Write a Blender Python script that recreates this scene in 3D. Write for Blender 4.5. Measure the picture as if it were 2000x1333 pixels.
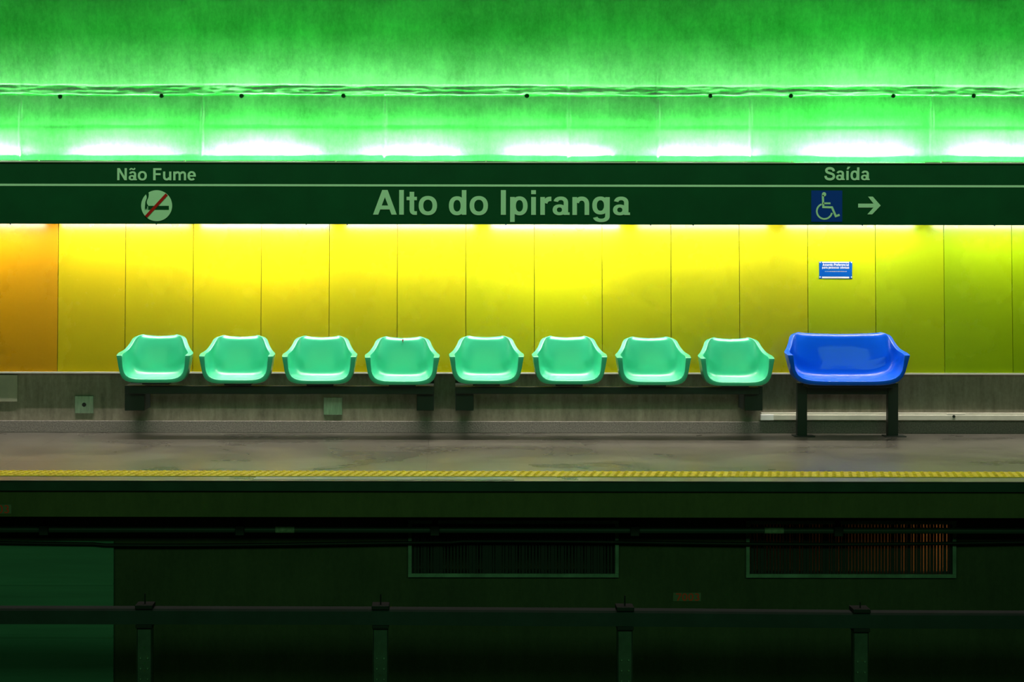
import bpy, bmesh, math, random
from mathutils import Vector, noise
random.seed(7)
for o in list(bpy.data.objects): bpy.data.objects.remove(o)
SC = bpy.context.scene
COL = SC.collection
PI = math.pi

# ---------------------------------------------------------------- camera
F, CX, CY, EYE, D, ROLL = 4230.0, 870.0, 470.0, 1.6, 18.0, 0.0015
cam_d = bpy.data.cameras.new('camera')
cam_d.sensor_width = 36
cam_d.lens = F * 36 / 2000
cam_d.shift_x = (1000 - CX) / 2000
cam_d.shift_y = -(666.5 - CY) / 2000
cam_d.clip_end = 200
cam = bpy.data.objects.new('camera', cam_d)
COL.objects.link(cam)
cam.location = (0, -D, EYE)
cam.rotation_euler = (PI / 2, -ROLL, 0)
SC.camera = cam
def P(px, py, Y):
    """world point at depth Y that the photograph shows at px, py"""
    dx, dy = px - CX, py - CY
    dx, dy = dx + ROLL * dy, dy - ROLL * dx
    k = (D + Y) / F
    return Vector((dx * k, Y, EYE - dy * k))
def PX(px, Y=0): return (px - CX) * (D + Y) / F
def PZ(py, Y=0, px=870): return P(px, py, Y).z

# ---------------------------------------------------------------- light and exposure
SC.view_settings.view_transform = 'Standard'
SC.view_settings.look = 'None'
SC.view_settings.gamma = 1
SC.view_settings.use_curve_mapping = False
SC.view_settings.exposure = 0
W = bpy.data.worlds.new('world'); SC.world = W
W.use_nodes = True
W.node_tree.nodes['Background'].inputs[0].default_value = (0.05, 0.6, 0.15, 1)
W.node_tree.nodes['Background'].inputs[1].default_value = 0.003
def area(name, loc, rot, sx, sy, col, power, spread=180):
    l = bpy.data.lights.new(name, 'AREA'); l.shape = 'RECTANGLE'
    l.size, l.size_y, l.color, l.energy, l.spread = sx, sy, col, power, math.radians(spread)
    o = bpy.data.objects.new(name, l); COL.objects.link(o)
    o.location = loc; o.rotation_euler = rot
    return o
OVER_Y, OVER_Z = -1.03, 4.6
area('platform_lamp_light', (0.5, OVER_Y, OVER_Z), (0, 0, 0), 14, 0.10, (1.0, 0.89, 0.76), 210, 70)
# lamps over the opposite platform
area('opposite_lamp_light', (0.5, -15.5, 4.2), (math.radians(68), 0, 0), 14, 2.2, (0.30, 1.0, 0.38), 108, 120)
UP_S, DN_S, WT_S = 185.0, 47.0, 2100.0        # strength of the green up tubes, the white down tubes and the added white tubes

# ---------------------------------------------------------------- helpers
def new_obj(name, me, m=None, parent=None, smooth=False):
    o = bpy.data.objects.new(name, me); COL.objects.link(o)
    if m is not None:
        for x in (m if isinstance(m, (list, tuple)) else [m]): me.materials.append(x)
    if parent is not None: o.parent = parent
    if smooth:
        for p in me.polygons: p.use_smooth = True
    return o
def tag(o, label=None, cat=None, group=None, kind=None):
    if label: o['label'] = label
    if cat: o['category'] = cat
    if group: o['group'] = group
    if kind: o['kind'] = kind
    return o
def empty(name, loc, label, cat, group=None):
    o = bpy.data.objects.new(name, None); COL.objects.link(o)
    o.location = loc; o.empty_display_size = 0.1
    return tag(o, label, cat, group)
class MB:
    """collects shapes and links them as one mesh; coordinates are world minus org"""
    def __init__(s, org=(0, 0, 0)): s.bm = bmesh.new(); s.o = Vector(org); s.mi = 0
    def v(s, p): return s.bm.verts.new(Vector(p) - s.o)
    def f(s, vs):
        try:
            f = s.bm.faces.new(vs); f.material_index = s.mi; return f
        except ValueError: return None
    def box(s, x0, x1, y0, y1, z0, z1, bev=0.0):
        b = bmesh.new()
        r = bmesh.ops.create_cube(b, size=1)
        for v in b.verts:
            v.co = Vector(((x0 + x1) / 2 + v.co.x * (x1 - x0), (y0 + y1) / 2 + v.co.y * (y1 - y0), (z0 + z1) / 2 + v.co.z * (z1 - z0)))
        if bev: bmesh.ops.bevel(b, geom=b.edges[:], offset=bev, segments=2, affect='EDGES', profile=0.5)
        s.merge(b); return s
    def merge(s, b):
        m = {}
        for v in b.verts: m[v] = s.v(v.co)
        for f in b.faces: s.f([m[v] for v in f.verts])
        b.free()
    def cyl(s, p0, p1, r, seg=16, r2=None):
        p0, p1 = Vector(p0), Vector(p1); r2 = r if r2 is None else r2
        d = (p1 - p0).normalized(); a = d.orthogonal().normalized(); b = d.cross(a)
        A = [s.v(p0 + (a * math.cos(t) + b * math.sin(t)) * r) for t in [2 * PI * i / seg for i in range(seg)]]
        B = [s.v(p1 + (a * math.cos(t) + b * math.sin(t)) * r2) for t in [2 * PI * i / seg for i in range(seg)]]
        for i in range(seg): s.f([A[i], A[(i + 1) % seg], B[(i + 1) % seg], B[i]])
        s.f(A[::-1]); s.f(B); return s
    def tube(s, pts, r, seg=10):
        pts = [Vector(p) for p in pts]; rings = []
        for i, p in enumerate(pts):
            d = (pts[min(i + 1, len(pts) - 1)] - pts[max(i - 1, 0)]).normalized()
            a = Vector((0, 0, 1)); a = (a - d * a.dot(d)).normalized(); b = d.cross(a)
            rings.append([s.v(p + (a * math.cos(t) + b * math.sin(t)) * r) for t in [2 * PI * k / seg for k in range(seg)]])
        for A, B in zip(rings, rings[1:]):
            for i in range(seg): s.f([A[i], A[(i + 1) % seg], B[(i + 1) % seg], B[i]])
        s.f(rings[0][::-1]); s.f(rings[-1]); return s
    def prism(s, pts, y0, y1):
        """polygon in x,z extruded along y (y0 nearer the camera)"""
        A = [s.v((x, y0, z)) for x, z in pts]; B = [s.v((x, y1, z)) for x, z in pts]
        n = len(pts); s.f(A); s.f(B[::-1])
        for i in range(n): s.f([A[i], B[i], B[(i + 1) % n], A[(i + 1) % n]])
        return s
    def build(s, name, m, parent=None, smooth=False, auto=None):
        bmesh.ops.recalc_face_normals(s.bm, faces=s.bm.faces)
        me = bpy.data.meshes.new(name); s.bm.to_mesh(me); s.bm.free()
        o = new_obj(name, me, m, parent, smooth)
        if auto is not None:
            me.set_sharp_from_angle(angle=math.radians(auto))
        return o

# ---------------------------------------------------------------- materials
def mat(name, col, rough=0.6, metal=0.0, spec=0.5, coat=0.0, coat_rough=0.05, var=0.0, scale=6.0, stretch=(1, 1, 1),
        bump=0.0, bscale=40.0, col2=None, emit=None, es=0.0, rvar=0.0):
    m = bpy.data.materials.new(name); m.use_nodes = True
    nt = m.node_tree; b = nt.nodes['Principled BSDF']; N = nt.nodes.new; L = nt.links.new
    b.inputs['Base Color'].default_value = (*col, 1)
    b.inputs['Roughness'].default_value = rough; b.inputs['Metallic'].default_value = metal
    b.inputs['Specular IOR Level'].default_value = spec
    b.inputs['Coat Weight'].default_value = coat; b.inputs['Coat Roughness'].default_value = coat_rough
    if emit:
        b.inputs['Emission Color'].default_value = (*emit, 1); b.inputs['Emission Strength'].default_value = es
    tc = N('ShaderNodeTexCoord'); mp = N('ShaderNodeMapping'); L(tc.outputs['Object'], mp.inputs[0])
    mp.inputs['Scale'].default_value = stretch
    if var or col2:
        n = N('ShaderNodeTexNoise'); n.inputs['Scale'].default_value = scale; n.inputs['Detail'].default_value = 8
        n.inputs['Roughness'].default_value = 0.62
        L(mp.outputs[0], n.inputs['Vector'])
        r = N('ShaderNodeValToRGB'); L(n.outputs[0], r.inputs[0])
        r.color_ramp.elements[0].position = 0.32; r.color_ramp.elements[1].position = 0.68
        c2 = col2 if col2 else tuple(min(1, c * (1 + var)) for c in col)
        c1 = col if col2 else tuple(c * (1 - var) for c in col)
        r.color_ramp.elements[0].color = (*c1, 1); r.color_ramp.elements[1].color = (*c2, 1)
        L(r.outputs[0], b.inputs['Base Color'])
        if rvar:
            q = N('ShaderNodeMapRange'); L(n.outputs[0], q.inputs[0])
            q.inputs[1].default_value = 0.3; q.inputs[2].default_value = 0.7
            q.inputs[3].default_value = rough - rvar; q.inputs[4].default_value = rough + rvar
            L(q.outputs[0], b.inputs['Roughness'])
    if bump:
        n2 = N('ShaderNodeTexNoise'); n2.inputs['Scale'].default_value = bscale; n2.inputs['Detail'].default_value = 6
        L(mp.outputs[0], n2.inputs['Vector'])
        bp = N('ShaderNodeBump'); bp.inputs['Strength'].default_value = bump; bp.inputs['Distance'].default_value = 0.01
        L(n2.outputs[0], bp.inputs['Height']); L(bp.outputs[0], b.inputs['Normal'])
        if coat: L(bp.outputs[0], b.inputs['Coat Normal'])
    return m
M = {}
def concrete(name, c1, c2, rough=0.75, bump=0.35, streak=0.5):
    m = bpy.data.materials.new(name); m.use_nodes = True
    nt = m.node_tree; b = nt.nodes['Principled BSDF']; N = nt.nodes.new; L = nt.links.new
    tc = N('ShaderNodeTexCoord')
    def noi(sc, st, det=8, ro=0.6):
        mp = N('ShaderNodeMapping'); mp.inputs['Scale'].default_value = st; L(tc.outputs['Object'], mp.inputs[0])
        n = N('ShaderNodeTexNoise'); n.inputs['Scale'].default_value = sc; n.inputs['Detail'].default_value = det; n.inputs['Roughness'].default_value = ro
        L(mp.outputs[0], n.inputs['Vector']); return n.outputs[0]
    a = noi(2.2, (1, 1, 1)); s = noi(7.0, (2, 1, 0.35)); g = noi(38.0, (1, 1, 0.6), 5, 0.7)
    mx = N('ShaderNodeMix'); mx.inputs[0].default_value = streak; L(a, mx.inputs[2]); L(s, mx.inputs[3])
    mx2 = N('ShaderNodeMix'); mx2.inputs[0].default_value = 0.28; L(mx.outputs[0], mx2.inputs[2]); L(g, mx2.inputs[3])
    r = N('ShaderNodeValToRGB'); L(mx2.outputs[0], r.inputs[0])
    r.color_ramp.elements[0].position = 0.36; r.color_ramp.elements[1].position = 0.64
    r.color_ramp.elements[0].color = (*c1, 1); r.color_ramp.elements[1].color = (*c2, 1)
    L(r.outputs[0], b.inputs['Base Color']); b.inputs['Roughness'].default_value = rough
    bp = N('ShaderNodeBump'); bp.inputs['Strength'].default_value = bump; bp.inputs['Distance'].default_value = 0.012
    L(mx2.outputs[0], bp.inputs['Height']); L(bp.outputs[0], b.inputs['Normal'])
    return m
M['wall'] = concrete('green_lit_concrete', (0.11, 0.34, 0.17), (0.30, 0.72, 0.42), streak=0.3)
M['plinth'] = concrete('plinth_concrete', (0.17, 0.155, 0.12), (0.40, 0.36, 0.29), streak=0.7)
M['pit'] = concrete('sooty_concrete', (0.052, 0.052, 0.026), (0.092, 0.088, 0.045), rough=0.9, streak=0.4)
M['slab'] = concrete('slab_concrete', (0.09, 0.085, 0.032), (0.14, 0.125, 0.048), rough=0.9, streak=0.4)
M['nosing'] = mat('nosing', (0.018, 0.045, 0.03), 0.6, var=0.3)
M['skirt'] = mat('granite_skirting', (0.11, 0.10, 0.095), 0.7, col2=(0.26, 0.24, 0.22), scale=90, bump=0.3, bscale=120)
M['trim'] = mat('pale_trim', (0.8, 0.78, 0.7), 0.4)
M['sign'] = mat('dark_green_sign', (0.001, 0.050, 0.012), 0.6, spec=0.08, var=0.12, scale=3)
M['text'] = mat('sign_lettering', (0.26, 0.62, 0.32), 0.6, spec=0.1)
M['red'] = mat('red_bar', (0.25, 0.01, 0.005), 0.5, spec=0.1)
M['signblue'] = mat('sign_blue', (0.001, 0.035, 0.20), 0.6, spec=0.08)
M['alu'] = mat('aluminium', (0.45, 0.5, 0.42), 0.35, metal=0.6)
M['steel'] = mat('brushed_steel', (0.40, 0.44, 0.40), 0.38, metal=0.85, var=0.2, scale=8, stretch=(6, 1, 1))
M['black'] = mat('black_steel', (0.006, 0.012, 0.010), 0.45)
M['shell'] = mat('mint_plastic', (0.035, 0.54, 0.30), 0.42, spec=0.5, coat=0.9, coat_rough=0.18)
M['blue'] = mat('blue_plastic', (0.0, 0.09, 0.68), 0.35, spec=0.15, coat=0.42, coat_rough=0.08, bump=0.3, bscale=3)
M['tube_g'] = mat('green_tube', (0, 0, 0), emit=(0.03, 1.0, 0.07), es=UP_S)
M['tube_w'] = []
M['tray'] = mat('lamp_tray', (0.5, 0.55, 0.5), 0.5)
M['plaque'] = mat('blue_plaque', (0.0, 0.11, 0.55), 0.5, spec=0.15)
M['white'] = mat('white_print', (0.85, 0.88, 0.9), 0.4)
M['cover'] = mat('pale_cover', (0.42, 0.42, 0.33), 0.6, var=0.1)
M['rail'] = mat('grey_conduit', (0.55, 0.55, 0.48), 0.45, var=0.1)
M['tactile'] = mat('yellow_tactile', (0.85, 0.62, 0.0), 0.6, spec=0.15, var=0.35, scale=30, bump=0.0)
M['bluegrey'] = mat('blue_grey_marking', (0.10, 0.20, 0.28), 0.35, var=0.3, scale=12)
M['pitmetal'] = mat('galvanised', (0.20, 0.26, 0.20), 0.5, metal=0.3, var=0.35, scale=5)
M['post'] = mat('post_metal', (0.075, 0.10, 0.075), 0.5, metal=0.2, var=0.25, scale=8)
M['thirdrail'] = mat('rail_cover', (0.022, 0.032, 0.034), 0.6, var=0.25, scale=4)
M['cable'] = mat('black_cable', (0.006, 0.006, 0.006), 0.6)
M['pipe'] = mat('grey_pipe', (0.07, 0.10, 0.085), 0.4)
M['tape'] = mat('pale_tape', (0.45, 0.5, 0.35), 0.5, var=0.3, scale=40)
M['palegreen'] = mat('pale_green_paint', (0.10, 0.24, 0.16), 0.7, var=0.15, scale=2, stretch=(0.3, 1, 6))
M['numplate'] = mat('number_plate', (0.16, 0.15, 0.09), 0.6, var=0.2)
M['numred'] = mat('number_red', (0.95, 0.05, 0.01), 0.6)
M['duct'] = mat('duct_panel', (0.30, 0.22, 0.15), 0.7)
M['warm'] = mat('warm_lamp', (0, 0, 0), emit=(1.0, 0.45, 0.12), es=14)

# ---------------------------------------------------------------- upper concrete wall (leans out with height, cast joint across it)
XL, XR = -6.2, 8.0
zJ = PZ(248); zL0 = PZ(188); zL1 = PZ(168)
SEAMS = [PX(p) for p in (-318, 39, 394, 751, 1110, 1285, 1466, 1820, 2180)]
def wall_y(x, z):
    if z < zJ: y = 0.002 * min(1, max(0, (z - zJ + 0.012) / 0.01))
    elif z < zL0: y = 0.002 + 0.020 * ((z - zJ) / (zL0 - zJ)) ** 1.7
    else:
        wob = 0.010 * noise.noise(Vector((x * 0.9, 3.1, 0))) + 0.004 * noise.noise(Vector((x * 13, 1.1, 0))) + 0.006 * noise.noise(Vector((x * 4, 9.1, 0)))
        zb = zL0 + wob + 0.006
        if z < zb: y = 0.022
        else:
            t = min(1, (z - zb) / 0.010)
            t2 = min(1, max(0, (z - (zL1 + wob * 0.8)) / 0.012))
            y = 0.022 - 0.009 * t - 0.006 * t2
            # broken band of the joint
            band = (1 - t2) * t
            y += band * (0.005 * noise.noise(Vector((x * 3.0, 0, z * 40))) + 0.004 * noise.noise(Vector((x * 14.0, 3, z * 50))))
            if z > zL1: y -= 0.16 * (z - zL1) / 0.8
    if z > zL1 + 0.1: y += 0
    for s in SEAMS:
        d = abs(x - s - 0.004 * math.sin(z * 5))
        if d < 0.012: y -= 0.007 * (1 - d / 0.012)
    y += 0.0025 * noise.noise(Vector((x * 1.3, 0, z * 1.3))) + 0.0008 * noise.noise(Vector((x * 9, 5, z * 9)))
    return y
xs = []; x = XL
while x < XR:
    xs.append(x); x += 0.012 if -4.2 < x < 5.3 else 0.06
xs.append(XR)
zs = []; z = 1.9
while z < 4.8:
    zs.append(z)
    z += 0.006 if zL0 - 0.05 < z < zL1 + 0.05 else (0.006 if abs(z - zJ) < 0.03 else (0.03 if z < 3.8 else 0.1))
bmw = bmesh.new()
g = [[bmw.verts.new((x, wall_y(x, z), z)) for x in xs] for z in zs]
for a, b in zip(g, g[1:]):
    for i in range(len(xs) - 1): bmw.faces.new((a[i], a[i + 1], b[i + 1], b[i]))
me = bpy.data.meshes.new('wall_upper'); bmw.to_mesh(me); bmw.free()
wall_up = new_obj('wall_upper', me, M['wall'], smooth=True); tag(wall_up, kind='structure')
# drilled tie holes below the joint
HOLES = [118, 316, 472, 671, 1029, 1387, 1544, 1744, 1901]
cut = MB()
for hx in HOLES:
    p = P(hx, 189 if hx < 200 else 187.5, 0.03)
    cut.cyl((p.x, -0.1, p.z), (p.x, 0.16, p.z), 0.0185, 24)
    cut.bm.faces.ensure_lookup_table()
cobj = cut.build('cutter', M['wall'])
bm_ = wall_up.modifiers.new('b', 'BOOLEAN'); bm_.object = cobj; bm_.operation = 'DIFFERENCE'; bm_.solver = 'EXACT'
dg = bpy.context.evaluated_depsgraph_get()
nm = bpy.data.meshes.new_from_object(wall_up.evaluated_get(dg))
wall_up.modifiers.clear()
BOOL_OK = len(nm.polygons) > 1000
if BOOL_OK: wall_up.data = nm
nm.name = 'wall_upper'
bpy.data.objects.remove(cobj)
if BOOL_OK:      # hole linings, open tubes going into the wall
    hb = MB()
    for hx in HOLES:
        p = P(hx, 189 if hx < 200 else 187.5, 0.03); seg = 20
        A = [hb.v((p.x + 0.0187 * math.cos(t), 0.028, p.z + 0.0187 * math.sin(t))) for t in [2 * PI * i / seg for i in range(seg)]]
        B = [hb.v((p.x + 0.0187 * math.cos(t), 0.12, p.z + 0.0187 * math.sin(t))) for t in [2 * PI * i / seg for i in range(seg)]]
        for i in range(seg): hb.f([A[i], A[(i + 1) % seg], B[(i + 1) % seg], B[i]])
        hb.f(B)
    tag(hb.build('trim_3', M['wall'], smooth=True), kind='structure')

# ---------------------------------------------------------------- yellow panelled wall, one colour per panel
PB = PZ(727.3, -0.066)           # bottom of the panels
def panel_y(z): return -0.066 * (1.95 - z) / (1.95 - PB)
seam_px = [-286, -153, -20, 113, 244.5, 377, 510, 643, 776, 910, 1044, 1176.5, 1311, 1445, 1578.5, 1711, 1845, 1978, 2111, 2244, 2377]
pcol = [(0.76, 0.36, 0.0)] * 3 + [(0.78, 0.58, 0.0), (0.78, 0.61, 0.0), (0.78, 0.62, 0.0), (0.77, 0.61, 0.0), (0.74, 0.61, 0.0), (0.72, 0.63, 0.0), (0.67, 0.65, 0.0), (0.68, 0.66, 0.0), (0.69, 0.64, 0.0), (0.69, 0.65, 0.0), (0.67, 0.62, 0.0), (0.56, 0.65, 0.0), (0.47, 0.62, 0.0), (0.38, 0.58, 0.0)] + [(0.35, 0.55, 0.0)] * 3
wb = MB(); mats = []
def panel_mat(i, c):
    m = mat('panel_paint', tuple(v * 1.0 for v in c), 0.27, spec=0.4, coat=1.0, coat_rough=0.2, col2=tuple(v * 1.08 for v in c), scale=1.6, bump=0.02, bscale=3, rvar=0.04)
    return m
for i in range(len(seam_px) - 1):
    mats.append(panel_mat(i, pcol[i])); wb.mi = i
    x0, x1 = PX(seam_px[i], -0.05) + 0.0022, PX(seam_px[i + 1], -0.05) - 0.0022
    off = random.uniform(-0.002, 0.002); n = 14
    A = []; B = []
    for k in range(n + 1):
        z = PB + (1.96 - PB) * k / n
        A.append(wb.v((x0, panel_y(z) + off, z))); B.append(wb.v((x1, panel_y(z) - off * 0.5, z)))
    A2 = [wb.v((x0, panel_y(PB + (1.96 - PB) * k / n) + 0.02, PB + (1.96 - PB) * k / n)) for k in (0, n)]
    B2 = [wb.v((x1, panel_y(PB + (1.96 - PB) * k / n) + 0.02, PB + (1.96 - PB) * k / n)) for k in (0, n)]
    for k in range(n): wb.f([A[k], B[k], B[k + 1], A[k + 1]])
    wb.f([A[0], A2[0], B2[0], B[0]])
    wb.f([A2[0]] + A + [A2[1]]) ; wb.f([B2[0]] + B + [B2[1]])
wback = wb.build('wall_back', mats); tag(wback, kind='structure')
bk = MB(); bk.box(XL, XR, -0.044, 0.06, PB + 0.02, PB + 0.06); bk.box(XL, XR, 0.012, 0.06, PB, 1.95)
tag(bk.build('trim_2', M['cable']), kind='structure')
tr = MB(); tr.box(XL, XR, -0.071, -0.03, PB - 0.016, PB - 0.001, 0.002)
tag(tr.build('trim_1', M['trim']), kind='structure')

# lower concrete wall, skirting, platform
lw = MB(); lw.box(XL, XR, 0.0, 0.25, -0.05, PB + 0.05); tag(lw.build('wall_lower', M['plinth']), kind='structure')
sk = MB(); sk.box(XL, XR, -0.022, 0.01, 0.0, PZ(823), 0.004); tag(sk.build('baseboard_back', M['skirt']), kind='structure')

EDGE_Y = -3.6
def floor_mat():
    m = bpy.data.materials.new('polished_floor'); m.use_nodes = True
    nt = m.node_tree; b = nt.nodes['Principled BSDF']; N = nt.nodes.new; L = nt.links.new
    tc = N('ShaderNodeTexCoord')
    def noi(sc, st, det=6, dist=0.0):
        mp = N('ShaderNodeMapping'); mp.inputs['Scale'].default_value = st; L(tc.outputs['Object'], mp.inputs[0])
        n = N('ShaderNodeTexNoise'); n.inputs['Scale'].default_value = sc; n.inputs['Detail'].default_value = det; n.inputs['Distortion'].default_value = dist
        L(mp.outputs[0], n.inputs['Vector']); return n.outputs[0]
    a = noi(1.1, (1, 1, 1), 4, 0.8); g = noi(60, (1, 1, 1), 4)
    mx = N('ShaderNodeMix'); mx.inputs[0].default_value = 0.35; L(a, mx.inputs[2]); L(g, mx.inputs[3])
    r = N('ShaderNodeValToRGB'); L(mx.outputs[0], r.inputs[0])
    r.color_ramp.elements[0].position = 0.38; r.color_ramp.elements[1].position = 0.62
    r.color_ramp.elements[0].color = (0.06, 0.057, 0.049, 1); r.color_ramp.elements[1].color = (0.10, 0.095, 0.08, 1)
    br = N('ShaderNodeTexBrick'); mp = N('ShaderNodeMapping'); mp.inputs['Location'].default_value = (0.13, 0.0, 0); L(tc.outputs['Object'], mp.inputs[0]); L(mp.outputs[0], br.inputs['Vector'])
    br.inputs['Scale'].default_value = 1.0; br.inputs['Brick Width'].default_value = 1.5; br.inputs['Row Height'].default_value = 1.2
    br.inputs['Mortar Size'].default_value = 0.003; br.offset = 0.0
    br.inputs['Color1'].default_value = (1, 1, 1, 1); br.inputs['Color2'].default_value = (0.8, 0.8, 0.8, 1); br.inputs['Mortar'].default_value = (0.25, 0.25, 0.25, 1)
    ml = N('ShaderNodeMix'); ml.data_type = 'RGBA'; ml.blend_type = 'MULTIPLY'; ml.inputs[0].default_value = 1
    L(r.outputs[0], ml.inputs[6]); L(br.outputs[0], ml.inputs[7]); L(ml.outputs[2], b.inputs['Base Color'])
    q = N('ShaderNodeMapRange'); L(a, q.inputs[0]); q.inputs[1].default_value = 0.35; q.inputs[2].default_value = 0.65
    q.inputs[3].default_value = 0.26; q.inputs[4].default_value = 0.33; L(q.outputs[0], b.inputs['Roughness'])
    bp = N('ShaderNodeBump'); bp.inputs['Strength'].default_value = 0.015; bp.inputs['Distance'].default_value = 0.01
    L(a, bp.inputs['Height']); L(bp.outputs[0], b.inputs['Normal'])
    b.inputs['Specular IOR Level'].default_value = 1.0
    return m
zn = PZ(960, EDGE_Y); zs_ = PZ(1011, -3.56)
fl = MB(); fl.box(XL, XR, EDGE_Y, 0.25, zn, 0.0, 0.004); tag(fl.build('floor', [floor_mat()]), kind='structure')
fl = MB(); fl.box(XL, XR, EDGE_Y - 0.004, EDGE_Y + 0.02, zn, -0.012); tag(fl.build('trim_4', M['nosing']), kind='structure')
fl = MB(); fl.box(XL, XR, -3.56, 0.25, zs_, zn - 0.004); tag(fl.build('trim_5', M['slab']), kind='structure')

# ---------------------------------------------------------------- track pit
PIT_Y, PIT_Z = -2.9, -1.5
VENTS = [(798, 1209), (1457, 1867)]
vz0, vz1 = PZ(1128, PIT_Y, 1300), PZ(1016, PIT_Y, 1300)
fr = 0.026
vx = [(PX(a, PIT_Y), PX(b, PIT_Y)) for a, b in VENTS]
pw = MB()
def wrect(x0, x1, z0, z1): pw.box(x0, x1, PIT_Y, PIT_Y + 0.12, z0, z1)
wrect(XL, XR, PIT_Z - 0.1, vz0 + fr); wrect(XL, XR, vz1 - fr, zs_)
wrect(XL, vx[0][0] + fr, vz0 + fr, vz1 - fr); wrect(vx[0][1] - fr, vx[1][0] + fr, vz0 + fr, vz1 - fr); wrect(vx[1][1] - fr, XR, vz0 + fr, vz1 - fr)
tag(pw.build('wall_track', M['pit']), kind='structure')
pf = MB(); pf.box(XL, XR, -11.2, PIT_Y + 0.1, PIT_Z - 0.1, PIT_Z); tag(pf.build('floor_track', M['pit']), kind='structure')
pf = MB(); pf.box(XL, XR, -19.5, -11.2, PIT_Z - 0.1, 0.0); tag(pf.build('floor_opposite', M['slab']), kind='structure')

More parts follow.
